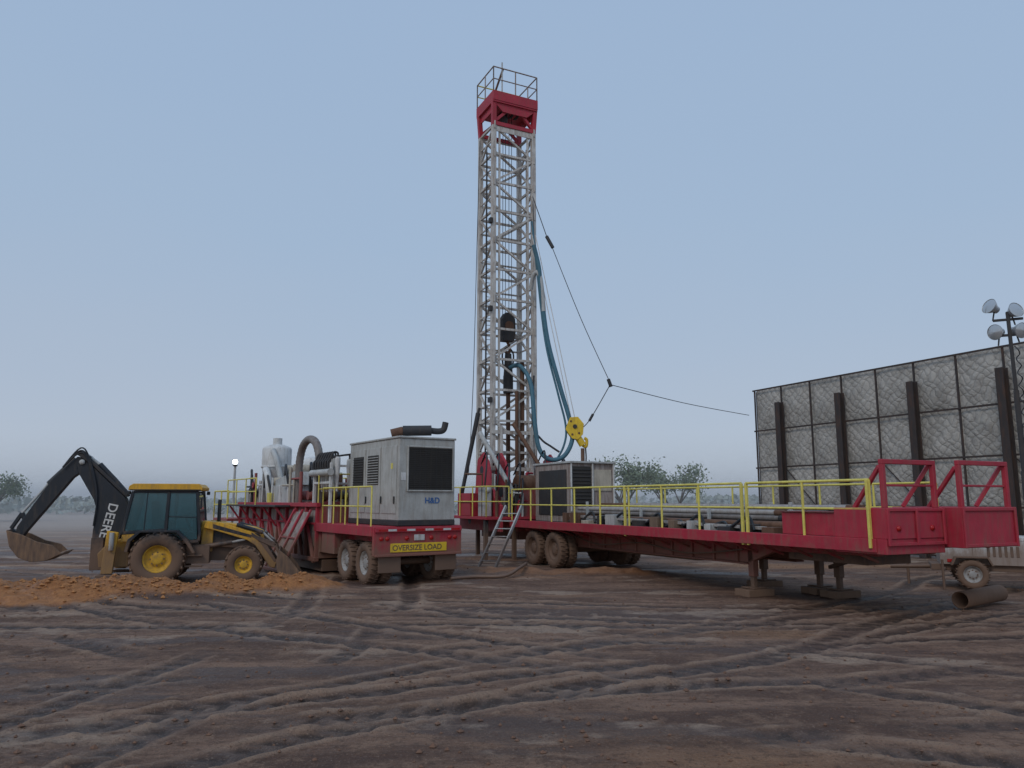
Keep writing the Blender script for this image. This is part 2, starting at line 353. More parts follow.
b.box('walkway',DARK,(-.55,-.065),(6.3,12.4),(1.88,1.94)); b.rail('handrail',YEL,(-.52,8.6,1.94),(-.52,12.4,1.94),.9,3)
b.rail('handrail',YEL,(2.45,4.2,1.97),(2.45,12.5,1.97),.9,6); b.rail('handrail',YEL,(.05,4.1,1.97),(2.4,4.1,1.97),.9,2)
for i in range(5): b.beam('walkway_bracket',RED,(-.5,6.4+i*1.4,1.88),(-.03,6.4+i*1.4,1.25),.06)
b.box('end_platform',REDD,(-.4,2.5),(12.7,15.0),(1.3,1.4)); b.rail('handrail',YEL,(-.38,12.8,1.4),(-.38,15,1.4),1.05,2,.028); b.rail('handrail',YEL,(-.38,15,1.4),(2.4,15,1.4),1.05,2,.028)
for x_ in (-.3,2.4): b.beam('platform_leg',REDD,(x_,14.8,0),(x_,14.8,1.3),.1)
b.rail('handrail',YEL,(.05,.25,1.44),(.05,3.7,1.44),1.0,4); b.rail('handrail',YEL,(.05,3.7,1.44),(.6,3.7,1.44),1.0,1); b.rail('handrail',YEL,(2.46,.5,1.44),(2.46,3.7,1.44),1.0,3)
for x_ in (.15,2.1):
    for yy in (3.4,4.75): b.beam('manifold_leg',WHT,(x_,yy,1.45 if yy<4 else 1.95),(x_,yy,3.15),.08)
for z_ in (2.6,3.15):
    b.beam('manifold_leg',WHT,(.15,3.4,z_),(.15,4.75,z_),.07); b.beam('manifold_leg',WHT,(.15,4.75,z_),(2.1,4.75,z_),.07)
b.tube('manifold_header',GRYL,(.1,3.3,2.9),(.1,4.9,2.9),.10,n=14)
for i in range(7):
    yy=3.45+i*.2
    for x_ in (.35,1.2):
        b.lathe('desilter_cone',GRYL if i%2 else WHT,(x_,yy,3.35),(0,0,-1),[(.001,0),(.07,0),(.085,.05),(.085,.28),(.03,.95),(.025,1.0)],12)
        b.hose('desilter_hose',DARK,[(x_,yy,3.35),(x_,yy,3.46),(x_-.12,yy,3.48),(.14,yy,3.3),(.1,yy,2.95)],.03,6,4)
b.hose('suction_hose',PIPEM,[(.35,4.95,2.0),(.35,4.95,2.9),(.35,5.0,3.45),(.35,5.35,3.88),(.35,5.95,4.02),(.35,6.5,3.85),(.35,6.8,3.4),(.35,6.85,2.8),(.35,6.85,2.0)],.12,12,8,.08)
b.box('shaker_box',GRYL,(.3,2.2),(7.4,9.4),(2.0,2.6)); b.prism('shaker_box',GRYL,[(7.3,2.6),(9.5,2.6),(9.5,2.8),(7.5,3.05)],.4,2.1,'x')
for yy in (7.8,8.6): b.tube('shaker_motor',TANM,(.5,yy,3.15),(1.2,yy,3.15),.16,n=14)
for yy in (7.5,8.4,9.3): b.box('shaker_rib',WHT,(.22,.298),(yy,yy+.08),(2.0,2.6))
SX,SY=.9,11.1
b.lathe('desander_silo',WHT,(SX,SY,2.75),(0,0,1),[(.12,-.45),(.16,-.3),(.52,.5),(.54,.55),(.54,1.25),(.50,1.32),(.25,1.42),(.001,1.43)],28)
b.tube('silo_cap',WHT,(SX,SY,4.15),(SX,SY,4.42),.17,n=14); b.lathe('silo_band',WHT,(SX,SY,3.3),(0,0,1),[(.54,0),(.57,.01),(.57,.06),(.54,.07)],28)
for a in range(4):
    an=math.pi/4+a*math.pi/2; b.beam('silo_leg',GRYL,(SX+.55*math.cos(an),SY+.55*math.sin(an),1.95),(SX+.52*math.cos(an),SY+.52*math.sin(an),3.4),.06)
b.lathe('mud_gas_tank',WHT,(1.7,9.3,2.2),(0,0,1),[(.10,-.2),(.14,-.1),(.42,.35),(.44,.4),(.44,1.25),(.40,1.36),(.22,1.44),(.001,1.46)],26)
for a in range(3):
    an=a*2.1; b.beam('tank_leg',WHT,(1.7+.46*math.cos(an),9.3+.46*math.sin(an),1.95),(1.7+.44*math.cos(an),9.3+.44*math.sin(an),2.9),.05)
b.hose('feed_pipe',GRYL,[(SX-.1,9.6,2.3),(SX-.2,9.9,2.9),(SX-.3,10.2,3.6),(SX-.3,10.6,3.9),(SX-.1,10.75,3.9)],.10,10)
b.hose('feed_pipe',WHT,[(.3,9.7,2.0),(.25,9.9,2.9),(.3,10.4,3.2),(.4,10.7,3.1)],.12,10)
b.lathe('mud_hopper',TANM,(.75,9.95,2.0),(0,0,1),[(.08,0),(.1,.35),(.34,.7),(.34,.9),(.32,.9),(.26,.7)],20)
for yy,rr,c in ((12.2,.2,GRYL),(10.0,.16,DARK),(5.6,.18,RUST),(6.2,.15,REDD),(7.1,.15,REDD)):
    b.tube('pump_motor',c,(.45,yy,2.25),(1.15,yy,2.25),rr,n=16); b.box('pump_base',REDD,(.4,1.3),(yy-.18,yy+.18),(1.953,2.05)); b.tube('pump_pipe',c,(1.3,yy,2.0),(1.3,yy,2.9),.07)
    b.tube('pump_motor',DARK,(1.15,yy,2.25),(1.45,yy,2.25),rr*.7,n=12)
for i in range(60):
    x_=random.uniform(.12,2.2);yy=random.uniform(4.9,12.5);h=random.uniform(.3,1.25); mm=random.choice([GRYL,RUST,REDD,DARK,WHT,PIPEM,TANM])
    b.tube('riser_pipe',mm,(x_,yy,1.95),(x_,yy,1.95+h),random.uniform(.025,.06))
    if i%2: b.tube('riser_pipe',mm,(x_,yy,1.95+h*.8),(x_,min(12.5,yy+random.uniform(.4,1.3)),1.95+h*.8),.035)
    if i%3==0: b.lathe('valve_wheel',random.choice([RED,YEL,DARK]),(x_-.08,yy,1.95+h*.6),(-1,0,0),[(.10,0),(.12,.015),(.10,.03),(.02,.03),(.02,0)],12)
    if i%4==0: b.hose('jumper_hose',random.choice([DARK,BLK,PIPEM]),[(x_,yy,2.2),(x_-.1,yy+.2,2.0+h*.9),(x_,yy+.6,2.0+h),(x_+.1,yy+.9,2.1)],.045,8)
    if i%5==0: b.box('junction_box',random.choice([GRYL,TANM,YEL]),(x_,x_+.25),(yy,yy+.3),(1.96,2.1+h*.5))
b.box('control_cabinet',TANM,(1.5,2.1),(10.3,10.8),(1.97,2.9)); b.box('control_cabinet',GRYL,(.2,.5),(12.2,12.5),(1.97,2.5)); b.box('control_cabinet',YEL,(.15,.4),(9.3,9.6),(1.97,2.35))
b.finish()
# generator
g=B('diesel_generator',(-3.45,19.2,0),T1,.015)
x0,x1,y0,y1=.66,2.3,-.02,3.25
g.box('base_skid',DARK,(x0-.02,x1+.02),(y0,y1),(1.445,1.58)); g.box('enclosure',GENM,(x0,x1),(y0,y1),(1.583,3.68)); g.box('roof',GENM,(x0-.03,x1+.03),(y0-.03,y1+.03),(3.683,3.74))
gx0,gx1=x0+.27,x1-.10
g.box('radiator_grille',GRILL,(gx0,gx1),(y0-.012,y0-.002),(2.36,3.45))
for i in range(22):
    z_=2.38+i*.049; g.box('grille_slat',GRILL,(gx0,gx1),(y0-.03,y0-.013),(z_,z_+.014))
for i in range(9):
    xx=gx0+i*(gx1-gx0)/8; g.box('grille_bar',DARK,(xx-.008,xx+.008),(y0-.036,y0-.031),(2.36,3.45))
for (a,c_) in ((gx0-.05,gx0),(gx1,gx1+.05)): g.box('grille_frame',GENM,(a,c_),(y0-.04,y0-.002),(2.31,3.5))
for z_ in (2.31,3.45): g.box('grille_frame',GENM,(gx0,gx1),(y0-.04,y0-.002),(z_,z_+.05))
for ya,yb in ((.1,1.0),(1.1,2.0),(2.1,3.1)): g.box('side_door',GENM,(x0-.02,x0-.002),(ya,yb),(1.75,3.5))
for k in range(2):
    ya=1.2+k*1.0
    g.box('side_louvre_panel',GRILL,(x0-.028,x0-.021),(ya,ya+.72),(2.5,3.3))
    for i in range(11): g.box('side_louvre',DARK if k else GENM,(x0-.05,x0-.029),(ya,ya+.72),(2.52+i*.07,2.545+i*.07))
for ya in (.15,.95,1.95): g.box('door_handle',BLK,(x0-.06,x0-.021),(ya,ya+.04),(2.0,2.2))
g.box('warning_label',WHT,(x0+.06,x0+.2),(y0-.008,y0-.002),(2.6,2.8)); g.box('warning_label',YEL,(x0-.026,x0-.021),(.3,.42),(2.9,3.05))
g.text('H&D',BLUEP,.21,Matrix.Translation((x0+.75,y0-.006,2.02))@Matrix.Rotation(R(90),4,'X'))
g.hose('exhaust_silencer',RUST,[(1.0,.9,3.74),(1.0,.9,3.86),(1.1,.85,3.95),(1.3,.75,3.97)],.10,12)
g.tube('exhaust_silencer',DARK,(1.15,.82,3.95),(1.85,.5,3.97),.14,n=18)
g.hose('exhaust_pipe',DARK,[(1.8,.52,3.97),(2.02,.42,3.95),(2.15,.36,4.0),(2.2,.34,4.2)],.085,12)
g.tube('exhaust_pipe',RUST,(.87,.95,3.87),(1.15,.82,3.95),.12,n=12); g.finish()
# ---------------------------------------------------------------- drilling rig trailer
T2=R(26.1)
t=B('drilling_rig_trailer',(6.45,13.7,0),T2)
t.box('deck',DARK,(.08,3.12),(.0,14.8),(1.30,1.385)); t.box('deck_edge',RED,(-.03,.075),(0,14.8),(1.18,1.42)); t.box('deck_edge',RED,(3.125,3.2),(0,14.8),(1.18,1.42))
for xx in (.75,2.25):
    t.prism('main_beam',RED,[(.6,1.297),(.6,1.05),(3.2,1.0),(4.0,.70),(13.8,.70),(14.6,1.0),(17.6,1.0),(17.6,1.297)],xx,xx+.16,'x')
    t.box('beam_flange',RED,(xx-.06,xx+.22),(4.0,13.8),(.66,.699))
for i in range(12): t.box('beam_stiffener',RED,(.69,.749),(4.3+i*.8,4.34+i*.8),(.70,1.295))
for i in range(19):
    yy=.6+i*.78; t.beam('cross_member',RED,(.0,yy,1.22),(3.15,yy,1.22),.07,.12)
    t.beam('walkway_bracket',RED,(.02,yy,1.2),(.74,yy,.95),.05)
t.box('end_box',RED,(0,1.55),(-.22,.9),(1.42,1.96)); t.box('end_box',RED,(0,1.55),(-.2,.9),(1.15,1.419))
t.box('end_box_extension',RED,(1.62,3.2),(-.52,.9),(1.24,1.97))
for x_ in (0,.75,1.49): t.box('box_rib',RED,(x_,x_+.06),(-.26,-.222),(1.3,1.95))
for z_ in (1.30,1.9): t.box('box_lip',RED,(.06,1.49),(-.25,-.222),(z_,z_+.06))
for x_ in (1.62,3.14): t.box('box_rib',RED,(x_,x_+.06),(-.56,-.522),(1.24,1.97))
for z_ in (1.25,1.9): t.box('box_lip',RED,(1.68,3.14),(-.55,-.522),(z_,z_+.06))
for x_ in (.3,1.2): t.lathe('tail_lamp',TAIL,(x_,-.222,1.6),(0,-1,0),[(.05,0),(.05,.02),(.001,.03)],12)
t.box('side_box',RED,(.1,.5),(.95,2.3),(1.42,1.85)); t.box('side_box_lid',REDD,(.08,.52),(.93,2.32),(1.853,1.88))
def redframe(xa,xb,yy):
    for x_ in (xa,xb): t.beam('tube_frame',RED,(x_,yy,1.96),(x_,yy,2.74),.085)
    t.beam('tube_frame',RED,(xa-.043,yy,2.78),(xb+.043,yy,2.78),.085)
    t.beam('tube_frame',RED,(xb-.02,yy+.06,2.74),(xb-.42,yy+.35,1.98),.07); t.beam('tube_frame',RED,(xa,yy+.05,2.70),(xa+.08,yy+.7,1.96),.07)
    t.beam('tube_frame',RED,(xa+.02,yy+.02,2.36),(xb,yy+.02,2.36),.04)
redframe(.06,1.42,-.16); redframe(1.72,3.1,-.46)
for yy in (11.9,13.3):
    for x_ in (.2,.54,2.62,2.96): t.wheel('road_wheel',(x_,yy,.55),(1,0,0),.55,.29,DARK)
    t.tube('axle',DARK,(.4,yy,.55),(2.9,yy,.55),.1); t.box('suspension',DARK,(.7,.95),(yy-.35,yy+.35),(.6,1.0))
def jack(x_,yy,h):
    t.beam('jack_leg',RED if x_<1 else DARK,(x_,yy,.4),(x_,yy,h),.16); t.beam('jack_leg',DARK,(x_,yy,.12),(x_,yy,.4),.11); t.box('jack_pad',DARK,(x_-.2,x_+.2),(yy-.2,yy+.2),(.14,.17))
    t.box('timber_mat',WOOD,(x_-.4,x_+.35),(yy-.26,yy-.02),(-.02,.135)); t.box('timber_mat',WOOD,(x_-.35,x_+.4),(yy+.02,yy+.26),(-.02,.13))
jack(.83,3.95,1.2); jack(2.35,5.2,1.2); jack(2.5,3.6,1.2); jack(2.33,2.9,1.2)
t.beam('underframe_brace',DARK,(.83,3.95,.8),(2.35,5.2,.8),.08); t.beam('underframe_brace',DARK,(.9,.8,1.1),(2.4,3.2,.6),.08)
t.box('underslung_tank',DARK,(.95,2.2),(1.0,3.0),(.85,1.15)); t.box('underslung_tank',DARK,(.95,2.2),(6.0,11),(.6,1.15))
t.hose('air_line',BLK,[(.6,4,1.0),(.62,6,.8),(.6,8,.95),(.62,10,.8),(.6,11.5,1.0)],.02,6)
t.rail('handrail',YEL,(.02,.1,1.42),(.02,3.2,1.42),1.04,2,.027); t.rail('handrail',YEL,(.02,3.35,1.42),(.02,14.7,1.42),1.04,8,.027)
t.rail('handrail',YEL,(3.15,1.0,1.42),(3.15,14.7,1.42),1.04,9,.025)
for yy in (3.2,3.35,7.8): t.beam('rail_post',YEL,(.02,yy,1.15),(.02,yy,2.46),.06)
t.beam('rail_post',YEL,(-.045,.1,1.25),(-.045,.1,2.46),.05)
for yy in (2.6,5.2,8.0,10.8):
    t.box('pipe_rack',GRYL,(.75,2.75),(yy,yy+.1),(1.387,1.52))
    for x_ in (.72,2.75): t.beam('pipe_rack',GRYL,(x_,yy+.05,1.387),(x_,yy+.05,2.05),.07)
for lay in range(4):
    for i in range(13-lay):
        xx=.86+lay*.07+i*.14+random.uniform(-.012,.012); z_=1.585+lay*.118
        if lay==3 and random.random()<.5: continue
        ya=2.3+random.uniform(-.8,1.1); yb=ya+9.3+random.uniform(-1.8,.4)
        m_=random.choice([PIPEM,PIPE2,RUST,PIPE2]); r_=.057
        t.tube('drill_pipe',m_,(xx,ya,z_),(xx+random.uniform(-.03,.03),yb,z_+random.uniform(0,.03)),r_,n=10)
        t.tube('drill_pipe_joint',random.choice([RUST,DARK,PIPEM]),(xx,ya-.3,z_),(xx,ya,z_),.070,n=10)
t.tube('casing_pipe',RUST,(.6,2.4,1.56),(.55,8.6,1.56),.09,n=12)
t.beam('pipe_trough',PIPE2,(.33,3,1.5),(.33,11.5,1.62),.12,.07)
for i in range(14):
    yy=2.6+i*.66; t.box('deck_clutter',random.choice([DARK,RUST,WOOD,TANM,GRYL,RED]),(.15,.45),(yy,yy+random.uniform(.15,.5)),(1.387,1.48+random.uniform(.02,.25)))
for i in range(5):
    yy=3.2+i*1.6; t.hose('loose_hose',random.choice([BLK,DARK]),[(.2,yy,1.45),(.3,yy+.3,1.75),(.25,yy+.8,1.5),(.4,yy+1.2,1.6),(.2,yy+1.5,1.45)],.035,6)
t.box('power_pack',PANELD,(.9,2.6),(12.2,14.6),(1.39,3.3)); t.box('power_pack_roof',GRYL,(.85,2.65),(12.1,14.7),(3.303,3.37))
t.box('power_pack_door',GRILL,(.95,1.7),(12.17,12.198),(1.9,3.2)); t.box('power_pack_panel',TANM,(1.8,2.5),(12.17,12.198),(2.4,3.1))
for i in range(10): t.box('power_pack_slat',DARK,(.95,1.7),(12.14,12.168),(2.0+i*.12,2.03+i*.12))
for x_ in (.9,1.72,2.55): t.box('power_pack_post',WHT,(x_,x_+.05),(12.12,12.168),(1.42,3.3))
t.box('engine_block',DARK,(.87,.898),(12.4,14.3),(1.6,3.1)); t.tube('engine_stack',RUST,(2.2,13.5,3.37),(2.2,13.5,3.9),.07)
for x_ in (-.35,.35,2.45):
    t.prism('mast_pedestal',RED,[(14.85,1.0),(18.6,1.0),(18.6,1.6),(17.2,1.9),(16.9,3.6),(16.4,3.85),(16.0,3.5),(15.4,2.2),(14.85,1.9)],x_,x_+.1,'x')
    for yy,z_,r_ in ((16.5,3.2,.16),(16.3,2.4,.2),(17.6,1.35,.15)): t.lathe('pedestal_hole',BLK,(x_-.004,yy,z_),(-1,0,0),[(r_,0),(.001,.001)],16,False)
t.box('substructure_deck',RED,(-.9,3.2),(14.83,18.6),(1.42,1.52)); t.box('substructure',REDD,(.5,2.4),(15.2,18.4),(.7,1.415))
t.rail('handrail',YEL,(-.88,14.9,1.52),(-.88,18.5,1.52),1.05,3,.025)
t.rail('handrail',YEL,(-.88,14.9,1.52),(.0,14.9,1.52),1.05,1,.025)
for x_ in (-.8,.3,2.6):
    for yy in (15.1,18.3): t.beam('support_leg',DARK,(x_,yy,0),(x_,yy,1.42),.14)
t.tube('hydraulic_ram',GRYL,(.5,15.0,1.9),(-.4,16.6,4.6),.09,n=12); t.tube('hydraulic_ram',RUST,(2.3,15.0,1.9),(1.0,16.6,5.0),.08,n=12)
t.box('drawworks_guard',REDD,(.55,2.3),(15.0,16.0),(1.52,2.5)); t.tube('drawworks_drum',RUST,(.6,15.5,2.65),(2.2,15.5,2.65),.35,n=24)
t.box('driller_console',GRYL,(-.75,-.45),(15.4,15.9),(1.53,2.6)); t.lathe('gauge',WHT,(-.6,15.39,2.45),(0,-1,0),[(.1,0),(.1,.02),(.001,.02)],14)
t.box('hose_reel_guard',RED,(-.85,-.5),(16.4,17.6),(1.53,2.35))
for i in range(34):
    x_=random.uniform(-.8,2.6); yy=random.uniform(14.85,15.6); h=random.uniform(.3,1.7); mm=random.choice([DARK,GRYL,RUST,RED,PIPEM]); t.tube('valve_riser',mm,(x_,yy,1.5),(x_,yy,1.5+h),random.uniform(.025,.065))
    if i%2: t.tube('valve_riser',mm,(x_,yy,1.5+h),(x_+random.uniform(-.6,.6),yy+.2,1.5+h),.035)
    if i%3==0: t.hose('hydraulic_jumper',BLK,[(x_,yy,1.6),(x_+.1,yy-.1,2.0+h*.7),(x_+.3,yy+.3,2.3+h),(x_+.4,yy+1.0,1.9+h)],.03,6)
    if i%6==0: t.box('valve_box',mm,(x_,x_+.3),(yy,yy+.3),(1.53,1.75+h*.4))
t.finish()
# ---------------------------------------------------------------- mast
k=B('drilling_mast',(-.22,30,0),T2,0)
hx,hy,z0,z1=.9,.65,1.5,17.2
for sx in (-1,1):
    for sy in (-1,1):
        k.beam('chord',MASTM,(sx*hx,sy*hy,z0),(sx*hx,sy*hy,z1),.17)
for sx in (-1,1): k.beam('guide_chord',MASTM,(sx*(hx-.26),-hy,z0+1.5),(sx*(hx-.26),-hy,z1),.07)
N=13; dz=(z1-z0)/N
for i in range(N):
    a=z0+i*dz; c_=a+dz; s_=1 if i%2 else -1
    for sy in (-1,1):
        k.beam('brace',MASTM,(-hx,sy*hy,c_),(hx,sy*hy,c_),.085)
        if sy>0:
            k.beam('brace',MASTM,(-s_*hx,sy*hy,a),(s_*hx,sy*hy,c_),.08)
            k.beam('brace',MASTM,(-hx,sy*hy,a+dz/2),(hx,sy*hy,a+dz/2),.06)
        else:
            k.beam('brace',MASTM,(-s_*hx,sy*hy,a),(s_*hx,sy*hy,c_),.075)
    for sx in (-1,1):
        k.beam('brace',MASTM,(sx*hx,-hy,c_),(sx*hx,hy,c_),.085); k.beam('brace',MASTM,(sx*hx,-s_*hy,a),(sx*hx,s_*hy,c_),.075)
        k.beam('brace',MASTM,(sx*hx,-hy,a+dz/2),(sx*hx,hy,a+dz/2),.05)
        k.box('gusset',MASTM,(sx*hx-.03,sx*hx+.03),(-hy-.12,-hy-.087),(c_-.16,c_+.16))
for x_ in (-.55,-.2): k.tube('ladder',GRYL,(x_,hy+.15,2.5),(x_,hy+.15,17.2),.02)
for i in range(48): k.tube('ladder',GRYL,(-.55,hy+.15,2.6+i*.3),(-.2,hy+.15,2.6+i*.3),.013,n=6)
k.tube('standpipe',MASTM,(1.04,-.35,12.2),(1.04,-.35,17.1),.085,n=12); k.tube('standpipe',MASTM,(1.04,.2,2.0),(1.04,.2,16.9),.05)
k.tube('service_pipe',DARK,(-1.0,-.2,2),(-1.0,-.2,16.2),.035); k.tube('service_pipe',RUST,(.45,-.5,1.8),(.45,-.5,7.5),.09); k.tube('service_pipe',RUST,(.1,-.72,1.8),(.1,-.72,6.3),.075)
k.box('mast_head_block',MASTM,(-.95,.95),(-.72,-.68),(16.95,17.15))
for z_ in (5.8,9.4,13.0): k.box('work_light',DARK,(-1.1,-.98),(-.8,-.6),(z_,z_+.2))
for sx in (-1,1):
    for sy in (-1,1):
        k.beam('crown_leg',RED,(sx*hx,sy*hy,17.2),(sx*(hx+.04),sy*(hy+.08),18.15),.17)
        k.beam('crown_leg',RED,(sx*hx,sy*hy,17.35),(sx*.1,sy*(hy+.05),18.15),.11)
    k.prism('crown_gusset',RED,[(-hy-.05,18.15),(hy+.05,18.15),(hy,17.85),(-hy,17.85)],sx*hx-.02,sx*hx+.02,'x')
k.prism('crown_gusset',RED,[(-hx-.05,18.15),(hx+.05,18.15),(hx-.35,17.8),(-hx+.35,17.8)],-hy-.14,-hy-.1,'y')
for sy in (-1,1): k.box('crown_band',RED,(-hx-.09,hx+.09),(sy*hy-.09,sy*hy+.09),(17.2,17.36))
k.box('crown_platform',RED,(-1.02,1.02),(-.85,.85),(18.15,18.22))
for sy in (-1,1): k.box('crown_beam',RED,(-1.02,1.02),(sy*.82-.05,sy*.82+.05),(18.223,18.62))
for sx in (-1,1): k.box('crown_beam',RED,(sx*.97-.05,sx*.97+.05),(-.768,.768),(18.223,18.62))
for x_ in (-.35,-.1,.15,.4): k.tube('crown_sheave',DARK,(x_,0,18.5),(x_+.08,0,18.5),.42,n=24)
k.tube('sheave_shaft',DARK,(-.8,0,18.5),(.9,0,18.5),.08); k.tube('fleet_sheave',DARK,(-.3,-.2,17.7),(-.2,-.2,17.7),.33,n=20)
for x_ in (-.7,.75): k.box('sheave_bearing',RED,(x_-.08,x_+.08),(-.3,.3),(18.225,18.8))
for a,c_ in (((-1.0,-.83,18.62),(1.0,-.83,18.62)),((1.0,-.83,18.62),(1.0,.83,18.62)),((1.0,.83,18.62),(-1.0,.83,18.62)),((-1.0,.83,18.62),(-1.0,-.83,18.62))):
    k.rail('crown_rail',YEL if c_[0]<a[0] else PANELD,a,c_,1.05,2,.027)
k.tube('antenna',GRYL,(-.6,-.8,18.6),(-.6,-.8,19.95),.03); k.beam('crown_jib',RUST,(-.8,-.4,18.6),(-.55,-.8,19.7),.06)
k.prism('travelling_block',DARK,[(-.22,8.4),(.22,8.4),(.3,8.8),(.27,9.3),(.12,9.55),(-.12,9.55),(-.27,9.3),(-.3,8.8)],-.25,.15,'y')
for y_ in (-.28,.18): k.tube('block_sheave',RUST,(-.0,y_,9.0),(.0,y_+.03,9.0),.2,n=18)
for x_ in (-.2,-.08,.08,.2): k.tube('drill_line',CABLE,(x_,-.05,9.4),(x_,-.05,18.3),.014,n=6)
k.hose('block_hook',RUST,[(0,-.05,8.4),(.12,-.05,8.15),(.05,-.05,7.9),(-.1,-.05,8.0)],.06,8)
k.tube('swivel',DARK,(.05,-.05,7.0),(.05,-.05,7.9),.19,.13,n=16); k.hose('swivel_bail',DARK,[(-.18,-.05,7.4),(-.2,-.05,7.9),(.05,-.05,8.15),(.28,-.05,7.9),(.25,-.05,7.4)],.035,8)
k.beam('kelly',RUST,(.05,-.05,1.6),(.05,-.05,7.0),.13)
k.tube('kelly_spinner',DARK,(.05,-.05,6.3),(.05,-.05,7.0),.2,n=16)
k.box('rotary_table',DARK,(-.6,.7),(-.6,.6),(1.55,1.95)); k.box('tong_arm',DARK,(-.55,.5),(-.9,-.75),(2.3,2.6))
for z_ in (3.2,4.6): k.box('racking_bracket',MASTM,(-1.0,1.0),(-.8,-.74),(z_,z_+.14))
for x_ in (-.6,.7): k.beam('lower_frame',MASTM,(x_,-.9,1.5),(x_,-.76,4.9),.11)
k.finish()
h=B('kelly_hose',bevel=0)
h.hose('hose',BLUEH,[(.86,29,12.1),(1.06,29,11.2),(1.14,29,10.3),(1.38,29,8.3),(1.82,28.9,6.5),(2.2,28.8,5.1),(2.28,28.8,4.35),(1.94,28.7,3.72),(1.40,28.7,3.62),(1.02,28.8,4.05),(.86,28.9,5.1),(.72,29.2,6.6),(.3,29.6,7.35),(-.1,29.8,7.3)],.085,12,8)
h.hose('gooseneck',GRYL,[(.75,29.4,10.4),(.85,29.2,10.9),(1.02,29.05,11.0),(1.14,29,10.6),(1.24,29,9.4)],.09,12)
h.hose('hydraulic_hose',BLUEH,[(.8,29.3,13.2),(1.0,29.1,11.0),(1.3,29,8.2),(1.75,28.9,6.2),(2.05,28.9,4.9),(1.95,28.8,4.1),(1.5,28.9,3.3),(1.2,28.9,2.6)],.04,8)
h.hose('hydraulic_hose',DARK,[(.85,29.3,6.9),(.8,29,5.0),(1.1,28.9,4.4),(1.5,28.9,4.1),(1.8,28.9,3.9)],.04,8)
h.finish()
h=B('guy_line',bevel=0)
h.hose('line',CABLE,[(.84,29.4,14.3),(1.4,29.1,12.45)],.018,6); h.tube('turnbuckle',DARK,(1.38,29.1,12.5),(1.62,29,12.0),.07)
h.hose('line',CABLE,[(1.6,29,12.0),(2.7,29,9.1),(3.78,29,6.6)],.015,6)
h.tube('shackle',DARK,(3.72,29,6.72),(3.82,29,6.42),.07)
h.hose('line',CABLE,[(3.8,29,6.5),(7.6,33,6.28),(11.6,37,6.2)],.015,6)
h.hose('line',CABLE,[(3.76,29,6.45),(2.95,28.9,5.1),(2.5,28.8,4.7)],.018,6); h.tube('turnbuckle',DARK,(3.1,28.9,5.35),(2.95,28.9,5.08),.05)
h.finish()
h=B('winch_line',bevel=0)
for dx in (0,.14): h.hose('line',LETTER,[(.8+dx,29.2,12.6),(1.4+dx,29.0,9.5),(2.25+dx,28.8,5.2)],.018,6)
h.hose('line',CABLE,[(.8,30.3,18.0),(.84,29.8,15),(.9,29.6,12.6)],.015,6)
h.hose('line',CABLE,[(-1.35,30,17),(-1.42,29.5,12),(-1.5,29,6.5),(-1.62,28.5,3)],.015,6)
h.finish()
h=B('yellow_hook_block',(2.38,28.8,0))
ck=[(-.18,5.2),(.12,5.22),(.34,4.95),(.3,4.55),(.1,4.35),(-.12,4.4),(-.36,4.75)]
h.prism('cheek',ORNG,ck,-.16,-.10); h.prism('cheek',ORNG,ck,.10,.16)
h.tube('sheave',DARK,(0,-.09,4.85),(0,.09,4.85),.3,n=20); h.tube('pin',DARK,(0,-.2,4.85),(0,.2,4.85),.08,n=12)
for a,c_ in ((-.15,5.05),(.15,4.6),(-.1,4.55)): h.tube('bolt',RUST,(a,-.18,c_),(a,-.16,c_),.04,n=8)
h.hose('hook',ORNG,[(.15,0,4.4),(.25,0,4.2),(.42,0,4.1),(.45,0,4.35),(.36,0,4.42)],.06,10); h.tube('ball',ORNG,(.12,0,4.45),(.3,0,4.15),.13,n=14)
h.hose('chain',DARK,[(.4,0,4.1),(.42,0,3.7),(.40,0,3.4)],.03,6); h.finish()
h=B('tong_counterweight',(-1.55,29,0))
h.tube('arm',DARK,(.25,0,5.4),(-.35,0,2.3),.09,.07,n=10); h.tube('arm',DARK,(.3,0,5.6),(.25,0,5.4),.05); h.finish()
l=B('access_ladder',(0,0,0))
A1,B1=Vector((-1.05,23.9,.0)),Vector((-.2,25.6,1.9)); side=Vector((.52,-.2,0))
for o in (Vector((0,0,0)),side): l.beam('stringer',GRYL,A1+o,B1+o,.05,.12)
for i in range(1,8): q=A1.lerp(B1,i/8); l.beam('tread',GRYL,q,q+side,.14,.03)
l.finish()
# ---------------------------------------------------------------- backhoe
q=B('backhoe_loader',(-8.95,19.65,0),R(16),.012,.96)
for yy in (.0,1.75): q.wheel('rear_wheel',(0,yy,.66),(0,1,0),.66,.44,RIMY,1,.54)
for yy in (.08,1.7): q.wheel('front_wheel',(2.14,yy,.46),(0,1,0),.46,.30,RIMY,1,.5)
q.tube('rear_axle',BLK,(0,.1,.64),(0,1.7,.64),.14); q.tube('front_axle',BLK,(2.14,.1,.45),(2.14,1.7,.45),.1)
q.box('chassis',BLK,(-1.15,2.55),(.55,1.25),(.55,.95)); q.box('fuel_tank',BLK,(.62,1.25),(.15,.55),(.5,1.0)); q.box('step',BLK,(.65,1.1),(-.02,.14),(.42,.47)); q.box('step',BLK,(.65,1.08),(.02,.14),(.7,.74))
fe=[(-.80,.85),(-.74,1.17),(-.47,1.40),(.45,1.40),(.74,1.12),(.92,.8),(.85,.78),(.68,1.04),(.42,1.34),(-.44,1.34),(-.66,1.12),(-.72,.85)]
q.prism('fender',BLK,fe,-.15,.3); q.prism('fender',BLK,fe,1.5,1.9)
